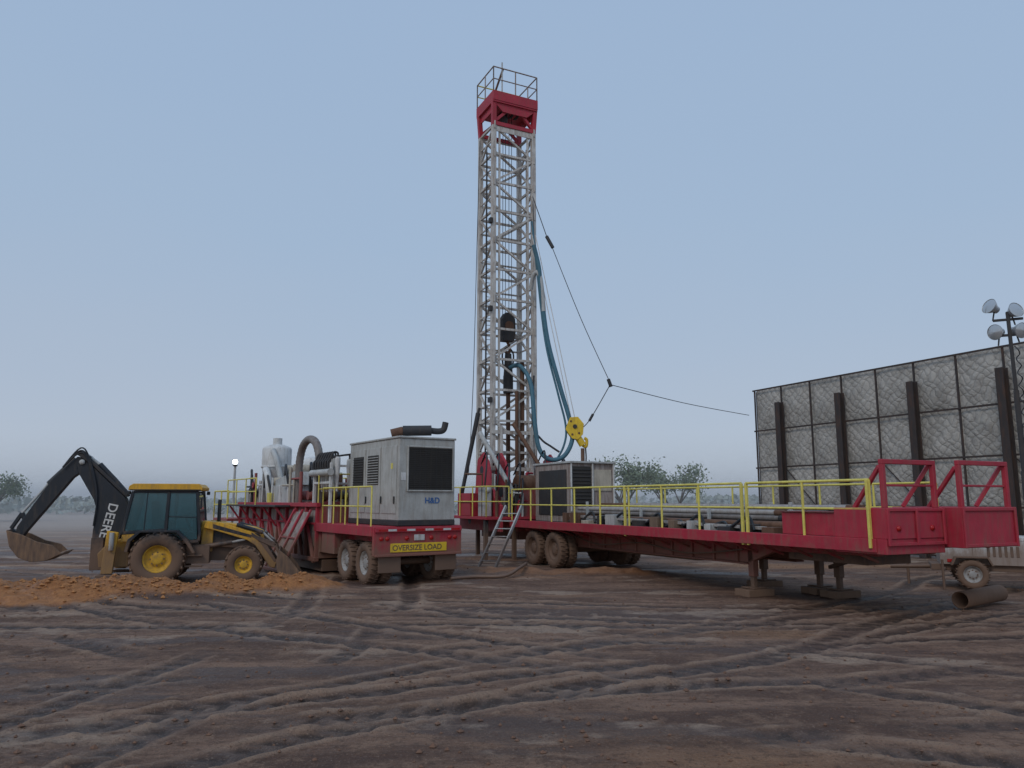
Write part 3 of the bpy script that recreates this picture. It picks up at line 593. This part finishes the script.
q.box('cab_floor',BLK,(-.75,.95),(.3,1.5),(.95,1.3)); q.box('cab_lower',BLK,(-.6,.5),(.3,.34),(1.0,1.38)); q.prism('cab_lower_yellow',CATY,[(-.95,1.1),(-.62,1.1),(-.62,1.36),(-.9,1.36)],.08,.12)
cx={'r0':(-.92,1.3),'r1':(-.72,2.42),'m0':(.12,1.0),'m1':(.16,2.42),'f0':(.98,1.25),'f1':(.86,2.42)}
for yy in (.1,1.7):
    for a,c_ in (('r0','r1'),('m0','m1'),('f0','f1')):
        q.beam('cab_post',BLK,(cx[a][0],yy,cx[a][1]),(cx[c_][0],yy,cx[c_][1]),.08)
    q.beam('cab_sill',BLK,(-.92,yy,1.33),(.12,yy,1.4),.08); q.beam('cab_sill',BLK,(.12,yy,1.02),(.96,yy,1.1),.08); q.beam('cab_post',BLK,(.96,yy,1.1),(.98,yy,1.3),.07)
    q.beam('cab_header',BLK,(-.72,yy,2.4),(.88,yy,2.4),.06); q.beam('door_bar',BLK,(.15,yy,1.75),(.95,yy,1.72),.035); q.beam('window_bar',BLK,(-.4,yy,1.4),(-.36,yy,2.4),.035)
    s_=-.012 if yy<1 else .012
    q.prism('cab_glass',GLASS,[(-.88,1.38),(.10,1.43),(.13,2.38),(-.70,2.38)],yy+s_,yy+s_+.008)
    q.prism('cab_glass',GLASS,[(.17,1.07),(.92,1.15),(.83,2.38),(.2,2.38)],yy+s_,yy+s_+.008)
q.add('cab_glass',GLASS,[(-.93,.14,1.35),(-.93,1.66,1.35),(-.74,1.66,2.38),(-.74,.14,2.38)],[(0,1,2,3)]); q.add('cab_glass',GLASS,[(.99,.14,1.35),(.99,1.66,1.35),(.87,1.66,2.38),(.87,.14,2.38)],[(0,1,2,3)])
q.prism('cab_roof',CATY,[(-.84,2.44),(.98,2.44),(1.0,2.52),(.9,2.62),(-.72,2.62),(-.82,2.56)],.02,1.78)
q.box('roof_trim',BLK,(-.8,.95),(.015,.019),(2.44,2.47))
for x_ in (-.86,1.0):
    for yy in (.2,1.5): q.box('work_lamp',BLK,(x_-.04,x_+.04),(yy,yy+.16),(2.33,2.43))
q.prism('seat',BLK,[(-.3,1.3),(.2,1.3),(.25,1.6),(-.1,1.65),(-.2,2.15),(-.35,2.15)],.65,1.15); q.tube('steering_column',BLK,(.7,.9,1.3),(.5,.9,1.75),.04); q.lathe('steering_wheel',BLK,(.49,.9,1.77),(-.4,0,.9),[(.18,-.015),(.2,0),(.18,.015),(.16,0),(.18,-.015)],20)
q.box('console',BLK,(.75,.95),(.5,1.3),(1.3,1.7)); q.tube('exhaust',BLK,(1.35,1.25,1.5),(1.35,1.25,2.2),.05); q.beam('mirror_arm',BLK,(.9,.05,2.2),(1.0,-.1,2.1),.02); q.box('mirror',BLK,(.98,1.02),(-.2,-.06),(1.95,2.25))
q.prism('hood',CATY,[(.98,1.42),(1.0,1.62),(1.7,1.55),(2.4,1.42),(2.6,1.32),(2.64,1.1),(.98,1.1)],.45,1.35); q.prism('hood_side',BLK,[(1.2,.95),(1.2,1.38),(2.5,1.28),(2.6,1.0),(2.6,.8)],.42,.449)
q.box('grille',BLK,(2.6,2.70),(.5,1.3),(.72,1.30)); q.box('counterweight',BLK,(2.55,2.85),(.55,1.25),(.6,.75))
for yy in (.18,1.5):
    q.prism('loader_arm',CATY,[(1.05,1.45),(1.12,1.62),(1.5,1.58),(2.35,1.30),(2.62,1.10),(3.0,.52),(2.95,.34),(2.82,.36),(2.42,.95),(2.2,1.10),(1.4,1.36)],yy,yy+.12)
    q.prism('arm_stripe',BLK,[(1.3,1.43),(1.3,1.54),(2.3,1.24),(2.3,1.16)],yy-.006,yy-.001)
    q.prism('arm_knee',BLK,[(2.3,1.31),(2.62,1.11),(3.0,.52),(2.93,.5),(2.5,1.08),(2.3,1.2)],yy-.010,yy-.002)
    q.prism('loader_upright',CATY,[(.98,.8),(1.3,.8),(1.3,1.55),(1.05,1.58)],yy+.13,yy+.2)
    q.tube('lift_cylinder',BLK,(1.15,yy+.06,.95),(1.8,yy+.06,1.05),.065,n=12); q.tube('lift_cylinder_rod',GRYL,(1.8,yy+.06,1.05),(2.3,yy+.06,1.15),.035)
    q.tube('bucket_cylinder',BLK,(1.9,yy+.06,1.52),(2.6,yy+.06,1.30),.055,n=12); q.tube('bucket_cylinder_rod',GRYL,(2.6,yy+.06,1.30),(2.92,yy+.06,1.0),.03)
    q.prism('bucket_link',BLK,[(2.5,1.2),(2.92,1.05),(3.0,.95),(2.88,.90),(2.45,1.1)],yy-.035,yy-.012)
    q.beam('bucket_link',BLK,(2.92,yy,1.0),(3.10,yy,.62),.07)
bp=[(3.05,.85),(2.98,.55),(3.02,.28),(3.12,.1),(3.30,.04),(3.72,.05)]
def shell(part,mat,pts,ya,yb,th):
    n=len(pts); inn=[]
    for i,(a,c_) in enumerate(pts):
        a0=pts[max(0,i-1)];a1=pts[min(n-1,i+1)]; d=Vector((a1[0]-a0[0],a1[1]-a0[1])).normalized(); inn.append((a-d.y*th,c_+d.x*th))
    q.prism(part,mat,pts+inn[::-1],ya,yb)
shell('loader_bucket',CLAYB,bp,-.2,2.0,.03)
for yy in (-.2,1.97): q.prism('loader_bucket_side',CLAYB,[(3.05,.85),(2.98,.55),(3.02,.28),(3.12,.1),(3.30,.04),(3.72,.05),(3.58,.3),(3.3,.65)],yy-.005,yy+.035)
q.prism('rear_frame',CATY,[(-1.45,.45),(-.75,.45),(-.75,1.15),(-1.2,1.15),(-1.5,.8)],.25,1.5); q.box('swing_post',BLK,(-1.75,-1.45),(.6,1.15),(.35,1.2))
for yy,s_ in ((.1,-1),(1.65,1)):
    yo=yy+.1*s_
    q.prism('stabiliser_leg',CATY,[(-1.34,.3),(-1.06,.3),(-.98,1.35),(-1.25,1.4)],yo-.05,yo+.06); q.box('stabiliser_pad',BLK,(-1.42,-.92),(yo-.2,yo+.2),(.2,.28)); q.tube('stabiliser_cylinder',GRYL,(-1.12,yo-.1,.9),(-1.12,yo-.1,1.35),.06)
q.prism('boom',BLK,[(-1.78,.50),(-1.45,.48),(-1.24,.8),(-.94,1.6),(-.88,1.95),(-1.02,2.25),(-1.95,3.15),(-2.1,3.22),(-2.28,3.12),(-2.24,2.94),(-1.80,2.2),(-1.70,1.9),(-1.76,1.4)],.74,1.02)
q.prism('boom_edge',DARK,[(-1.02,2.27),(-1.95,3.17),(-2.1,3.24),(-2.12,3.3),(-1.9,3.24),(-.95,2.31)],.72,1.04)
q.text('DEERE',LETTER,.33,Matrix.Translation((-1.40,.732,2.12))@Matrix.Rotation(R(102),4,'Y')@Matrix.Rotation(R(90),4,'X'),.003,.004)
q.prism('dipper',BLK,[(-2.28,3.35),(-2.0,3.28),(-2.02,3.05),(-2.35,2.78),(-3.35,1.35),(-3.5,1.08),(-3.6,1.12),(-3.56,1.5),(-2.82,2.78),(-2.5,3.12)],.76,1.0)
q.prism('dipper_plate',DARK,[(-2.32,3.42),(-2.2,3.5),(-1.95,3.35),(-2.0,3.2)],.7,1.06)
q.tube('crowd_cylinder',BLK,(-1.35,.88,2.72),(-1.75,.88,3.15),.075,n=12); q.tube('crowd_cylinder_rod',GRYL,(-1.75,.88,3.15),(-2.12,.88,3.44),.04); q.tube('crowd_cylinder',BLK,(-1.02,.88,2.35),(-1.4,.88,2.78),.075,n=12)
q.tube('bucket_ram',BLK,(-2.35,.88,3.3),(-2.95,.88,2.62),.065,n=12); q.tube('bucket_ram_rod',GRYL,(-2.95,.88,2.62),(-3.5,.88,1.85),.035)
q.beam('bucket_linkage',BLK,(-3.5,.88,1.85),(-3.35,.88,1.5),.1); q.beam('bucket_linkage',BLK,(-3.5,.88,1.85),(-3.72,.88,1.45),.09); q.beam('bucket_linkage',BLK,(-3.72,.88,1.45),(-3.45,.88,1.2),.08)
for z_ in (0,.06,.13): q.hose('hydraulic_hose',BLK,[(-1.75,.72,1.5),(-1.72,.70,2.2+z_),(-1.95,.70,3.1+z_),(-2.2,.7,3.45+z_),(-2.6,.7,3.05)],.022,6)
q.lathe('pivot_pin',GRYL,(-2.15,.73,3.2),(0,-1,0),[(.07,0),(.07,.03),(.001,.035)],12); q.lathe('pivot_pin',GRYL,(-3.48,.75,1.2),(0,-1,0),[(.06,0),(.06,.03),(.001,.035)],12)
dp=[(-3.72,1.42),(-3.62,1.0),(-3.4,.72),(-3.1,.6),(-2.75,.62),(-2.4,.8)]
shell('digging_bucket',CLAYB,dp,.5,1.3,.03)
for yy in (.5,1.27): q.prism('digging_bucket_side',CLAYB,dp+[(-2.62,1.02),(-3.0,1.12),(-3.35,1.3)],yy-.004,yy+.034)
for i in range(5): q.add('bucket_tooth',GRYL,[(-2.45,.52+i*.17,.74),(-2.45,.6+i*.17,.74),(-2.22,.56+i*.17,.92),(-2.47,.52+i*.17,.82),(-2.47,.6+i*.17,.82)],[(0,1,2),(3,2,4),(0,2,3),(1,4,2),(0,3,4,1)])
q.finish()
# ---------------------------------------------------------------- sound wall
w=B('sound_barrier_wall',(11.7,36.6,0),math.atan2(-.904,.428),0)
Hw=7.3; rows=[.1,1.85,3.6,5.35,7.3]; nb=13; bw=1.7; xo=.25
for i in range(nb):
    for j in range(4):
        xa=xo+i*bw; xb=xa+bw; za,zb=rows[j],rows[j+1]; n=14; vs=[];fs=[]
        amp=random.uniform(.05,.12); sx=random.uniform(-.4,.4); ph=random.uniform(0,6); ph2=random.uniform(0,6)
        for a in range(n+1):
            for c_ in range(n+1):
                u,v=a/n,c_/n; e=math.sin(math.pi*u)**.5*math.sin(math.pi*v)**.5 if 0<u<1 and 0<v<1 else 0
                d=-amp*e*(1+sx*(v-.5)*2)+.03*e*math.sin(u*13+ph+3*v)*math.sin(v*11+ph2+2*u)
                vs.append((xa+(xb-xa)*u,.02+d*.9,za+(zb-za)*v))
        for a in range(n):
            for c_ in range(n): o=a*(n+1)+c_; fs.append((o,o+n+1,o+n+2,o+1))
        w.add('fabric_panel',FAB,vs,fs,True)
for i in range(nb+1):
    xa=xo+i*bw; w.box('frame_post',STEELW,(xa-.035,xa+.035),(-.13,-.085),(0,Hw))
    if i%2==1:
        w.box('column_flange',STEELW,(xa-.14,xa+.14),(-.42,-.39),(0,Hw-.75)); w.box('column_web',STEELW,(xa-.015,xa+.015),(-.389,-.17),(0,Hw-.75)); w.box('column_flange',STEELW,(xa-.14,xa+.14),(-.168,-.132),(0,Hw-.75))
for j,z_ in enumerate(rows): w.box('frame_rail',STEELW,(xo-.1,xo+nb*bw),(-.155,-.131) if j in(1,2,3) else (-.16,-.132),(z_-.035,z_+.035))
for i in range(nb):
    if i%3==1: w.beam('diagonal_rod',STEELW,(xo+i*bw,-.12,rows[2]),(xo+(i+1)*bw,-.12,rows[1]),.03)
for i in range(3):
    w.box('return_column',STEELW,(-.1,.14),(.3+i*2.2,.5+i*2.2),(0,Hw-.1))
w.box('return_panel',STEELW,(.0,.05),(0.2,6.2),(0,Hw)); w.finish()
# ---------------------------------------------------------------- light tower
t=B('light_tower',(10.6,19.05,0),R(-25))
t.box('body',WHT,(-.1,2.1),(0,1.15),(.55,1.12)); t.prism('hood',WHT,[(-.1,1.123),(2.1,1.123),(2.05,1.22),(.05,1.25)],.02,1.13); t.box('chassis',DARK,(-.3,2.3),(.1,1.05),(.4,.549))
for i in range(6): t.box('louvre',DARK,(.9+i*.12,.96+i*.12),(-.012,-.001),(.75,1.0))
t.box('door_seam',DARK,(.6,.61),(-.006,-.001),(.58,1.1)); t.box('tail_lamp',TAIL,(.05,.17),(-.02,-.001),(.6,.68))
for yy in (-.14,1.29): t.wheel('road_wheel',(.55,yy,.34),(0,1,0),.34,.22,RIMW)
t.prism('fender',DARK,[(.1,.55),(.2,.76),(.9,.76),(1.0,.55),(.95,.55),(.87,.72),(.23,.72),(.15,.55)],-.27,-.02)
t.tube('drawbar',DARK,(-.3,.57,.45),(-1.2,.57,.42),.05); t.tube('jockey_leg',DARK,(-.8,.57,0),(-.8,.57,.8),.035)
t.tube('outrigger',DARK,(.0,.1,.45),(-.1,-.6,.45),.035); t.tube('outrigger',DARK,(-.1,-.6,0),(-.1,-.6,.7),.03)
mx,my=1.9,.5
t.beam('mast',DARK,(mx,my,.5),(mx,my,2.8),.14); t.beam('mast',DARK,(mx,my,2.8),(mx,my,4.8),.11); t.beam('mast',DARK,(mx,my,4.8),(mx-.02,my,6.8),.08)
t.hose('coiled_cable',BLK,[(mx+.1,my-.08,2)]+[(mx+.1+.05*math.sin(i*1.9),my-.08+.05*math.cos(i*1.9),2+i*.1) for i in range(1,40)],.014,5,3)
t.beam('crossbar',DARK,(mx-.35,my,6.6),(mx+.3,my,6.6),.06); t.beam('crossbar',DARK,(mx-.3,my,6.2),(mx+.3,my,6.2),.06)
for (a,c_,dx,dz_) in ((-.35,6.95,-.7,.35),(.12,6.8,.4,.2),(-.28,6.3,-.5,-.1),(.18,6.3,.5,-.15)):
    o=Vector((mx+a,my,c_)); ax=Vector((dx,-.6,dz_)).normalized()
    t.lathe('lamp_head',REFL,o-ax*.1,ax,[(.03,-.12),(.09,-.08),(.1,0),(.15,.08),(.19,.17),(.2,.19)],20); t.lathe('lamp_lens',LENSG,o-ax*.1,ax,[(.19,.18),(.12,.21),(.001,.22)],20)
    t.beam('lamp_bracket',DARK,(mx+a,my,c_-.35),o-ax*.1,.035)
t.finish()
# ---------------------------------------------------------------- small things
s=B('rusty_casing_pipe',(0,0,0),0,0)
a,c_=Vector((8.75,15.3,.17)),Vector((10.15,16.3,.19)); ax=(c_-a).normalized(); L=(c_-a).length
s.lathe('pipe',RUST,a,ax,[(.165,L),(.165,0),(.145,0),(.145,L),(.165,L)],28); s.finish()
s=B('ground_hose',(0,0,0),0,0)
s.hose('hose',BLK,[(-1.6,20.4,.07),(-1.0,20.7,.09),(-.2,20.6,.12),(.2,21.1,.28),(.4,22.0,.32)],.045,8); s.finish()
s=B('yard_lamp_post',(-11.6,32,0),0,0)
s.tube('pole',GRYL,(0,0,0),(0,0,3.6),.05); s.lathe('lamp',LAMPON,(0,-.02,3.68),(0,0,1),[(.001,-.1),(.08,-.07),(.1,0),(.08,.07),(.001,.1)],14); s.tube('bracket',DARK,(0,0,3.5),(0,0,3.56),.1); s.finish()
def gh(x_,y_):
    i=np.clip(np.searchsorted(xs,x_),1,nx-1); j=np.clip(np.searchsorted(ys,y_),1,ny-1); return H[j,i]
n=5600; vs=[];fs=[]
tpl=np.array([(1,0,0),(0,1,0),(-1,0,0),(0,-1,0),(0,0,1),(0,0,-1)],float); tf=[(0,1,4),(1,2,4),(2,3,4),(3,0,4),(1,0,5),(2,1,5),(3,2,5),(0,3,5)]
fs2=[];vs2=[]
for i in range(n):
    if i<1300: u=rng.random(); px=-14+u*9.3; py=16.8+max(0,px+8.5)*.55+rng.normal()*.5; sc=.02+.05*rng.random()**3
    else: py=6+22*rng.random()**1.3; px=rng.uniform(-.75,.75)*py; sc=.007+.03*rng.random()**4
    vv=tpl*sc*rng.uniform(.6,1.3,(6,3)); vv[:,2]*=.7; an=rng.uniform(0,6.3); ca,sa=math.cos(an),math.sin(an)
    rot=np.stack([vv[:,0]*ca-vv[:,1]*sa,vv[:,0]*sa+vv[:,1]*ca,vv[:,2]],1)+(px,py,gh(px,py)+sc*.2)
    V_,F_=(vs2,fs2) if i<1300 else (vs,fs)
    o=len(V_); V_+=rot.tolist(); F_+=[tuple(a+o for a in f) for f in tf]
for nm,V_,F_,cc in (('soil_clods',vs,fs,(.18,.10,.065)),('clay_clods',vs2,fs2,(.40,.185,.07))):
    me2=bpy.data.meshes.new(nm); me2.from_pydata(V_,[],F_); me2.materials.append(paint(nm+'_soil',cc,tuple(x*1.3 for x in cc),.5,.9,mud=False))
    o=bpy.data.objects.new(nm,me2); scene.collection.objects.link(o)
# ---------------------------------------------------------------- trees
def leafmat(nm,c1,c2):
    m,nt,p=newmat(nm); P=pos(nt); nn=noise(nt,P,1.2,4); n2=noise(nt,P,9,2)
    c=mix(nt,ramp(nt,nn,[(.35,0),(.65,1)]),c1,c2); c=mix(nt,math_(nt,'MULTIPLY',n2,.5),c,tuple(x*1.4 for x in c2)); nt.links.new(c,p.inputs['Base Color']); p.inputs['Roughness'].default_value=.8; return m
LEAF=leafmat('foliage',(.09,.12,.07),(.15,.19,.11)); BARK=paint('bark',(.14,.12,.10),(.08,.07,.06),.5,.9)
def tree(name,loc,w_,h_,nl,leaf=.15):
    bb=B(name,loc,0,0); cl=[]
    for st_ in range(4):
        a=st_*1.6+random.random(); base=Vector((0,0,0)); mid=Vector((math.cos(a)*w_*.13,math.sin(a)*w_*.13,h_*.35))
        bb.tube('trunk',BARK,base,mid,.16,.1,6)
        for k_ in range(3):
            a2=a+random.uniform(-.9,.9); e=Vector((math.cos(a2)*w_*random.uniform(.2,.42),math.sin(a2)*w_*random.uniform(.2,.42),h_*random.uniform(.6,.85))); bb.tube('limb',BARK,mid,e,.08,.03,5); cl.append(e)
            for k3 in range(2):
                e2=e+Vector((random.uniform(-1,1)*w_*.14,random.uniform(-1,1)*w_*.14,random.uniform(-.12,.16)*h_)); bb.tube('limb',BARK,e,e2,.03,.012,4); cl.append(e2)
    cl=np.array([tuple(c) for c in cl]); C=cl[rng.integers(0,len(cl),nl)]+rng.normal(0,1,(nl,3))*np.array([w_*.07,w_*.07,h_*.07])
    C[:,2]=np.maximum(C[:,2],.3)
    d1=rng.normal(0,1,(nl,3)); d1/=np.linalg.norm(d1,axis=1)[:,None]; d2=np.cross(d1,rng.normal(0,1,(nl,3))); d2/=np.linalg.norm(d2,axis=1)[:,None]
    sz=leaf*rng.uniform(.5,1.2,(nl,1)); V=np.stack([C-d1*sz,C+d2*sz*.5,C+d1*sz,C-d2*sz*.5],1).reshape(-1,3)
    bb.add('foliage',LEAF,V.tolist(),[(i*4,i*4+1,i*4+2,i*4+3) for i in range(nl)]); bb.finish()
for (x_,y_,w_,h_) in ((10.6,72,6.5,5.8),(15.8,76,7,5.2),(-52,76,7,4.8)): tree('mesquite_tree',(x_,y_,0),w_,h_,2600,.17)
n=26000; bx=rng.uniform(-190,190,n); by=rng.uniform(110,170,n)
hh=1.0+1.8*np.clip(vnoise(bx*.12+50,by*.03,77)*1.6-.3,0,1); bz=rng.random(n)**.8*hh
C=np.stack([bx,by,bz],1); d1=rng.normal(0,1,(n,3)); d1/=np.linalg.norm(d1,axis=1)[:,None]; d2=np.cross(d1,rng.normal(0,1,(n,3))); d2/=np.linalg.norm(d2,axis=1)[:,None]
sz=rng.uniform(.3,.75,(n,1)); V=np.stack([C-d1*sz,C+d2*sz*.6,C+d1*sz,C-d2*sz*.6],1).reshape(-1,3)
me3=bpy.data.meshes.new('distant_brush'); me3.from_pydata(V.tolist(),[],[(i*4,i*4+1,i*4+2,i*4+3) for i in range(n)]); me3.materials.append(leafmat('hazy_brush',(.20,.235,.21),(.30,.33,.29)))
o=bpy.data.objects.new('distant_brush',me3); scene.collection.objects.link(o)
# ---------------------------------------------------------------- thin ground mist over the plain behind the yard (real scattering volume)
mv=bpy.data.meshes.new('mist'); bx_=(-600,600); by_=(50,420); bz_=(-.6,6.5)
mv.from_pydata([(a,b_,c_) for a in bx_ for b_ in by_ for c_ in bz_],[],[(0,1,3,2),(4,6,7,5),(0,4,5,1),(2,3,7,6),(0,2,6,4),(1,5,7,3)])
mm=bpy.data.materials.new('mist'); mm.use_nodes=True; nt=mm.node_tree; nt.nodes.clear(); out=nt.nodes.new('ShaderNodeOutputMaterial'); vsn=nt.nodes.new('ShaderNodeVolumeScatter')
vsn.inputs['Color'].default_value=(.98,.985,1,1); vsn.inputs['Density'].default_value=.0055; vsn.inputs['Anisotropy'].default_value=0; nt.links.new(vsn.outputs[0],out.inputs['Volume']); mv.materials.append(mm)
o=bpy.data.objects.new('mist',mv); scene.collection.objects.link(o)
# ---------------------------------------------------------------- sky, sun, camera
wd=bpy.data.worlds.new('World'); scene.world=wd; wd.use_nodes=True; nt=wd.node_tree; nt.nodes.clear()
out=nt.nodes.new('ShaderNodeOutputWorld'); sky=nt.nodes.new('ShaderNodeTexSky'); sky.sky_type='NISHITA'; sky.sun_disc=False; sky.sun_elevation=R(12); sky.sun_rotation=R(200)
bg1=nt.nodes.new('ShaderNodeBackground'); nt.links.new(sky.outputs[0],bg1.inputs[0]); bg1.inputs[1].default_value=.006
tc=nt.nodes.new('ShaderNodeTexCoord').outputs['Generated']; sp=nt.nodes.new('ShaderNodeSeparateXYZ'); nt.links.new(tc,sp.inputs[0])
cn=noise(nt,tc,1.6,5,.5,(1,1,2.5)); zz=math_(nt,'ADD',sp.outputs[2],math_(nt,'MULTIPLY',math_(nt,'SUBTRACT',cn,.5),.22))
col=ramp(nt,zz,[(0,(.415,.475,.57)),(.12,(.395,.468,.585)),(.35,(.345,.455,.61)),(.7,(.315,.435,.62))])
bg2=nt.nodes.new('ShaderNodeBackground'); nt.links.new(col,bg2.inputs[0]); bg2.inputs[1].default_value=1.0
ad=nt.nodes.new('ShaderNodeAddShader'); nt.links.new(bg1.outputs[0],ad.inputs[0]); nt.links.new(bg2.outputs[0],ad.inputs[1]); nt.links.new(ad.outputs[0],out.inputs[0])
sl=bpy.data.lights.new('sun','SUN'); sl.energy=.85; sl.angle=R(18); sl.color=(1,.91,.82); so=bpy.data.objects.new('sun',sl); scene.collection.objects.link(so); so.rotation_euler=(R(48),0,R(-28))
cam=bpy.data.cameras.new('camera'); cam.sensor_width=36; cam.lens=760/1024*36; cam.clip_end=6000
co=bpy.data.objects.new('camera',cam); scene.collection.objects.link(co); co.location=(0,0,2.1); co.rotation_euler=(R(90+8.68),0,0); scene.camera=co
scene.view_settings.view_transform='Standard'; scene.view_settings.look='None'; scene.view_settings.exposure=0
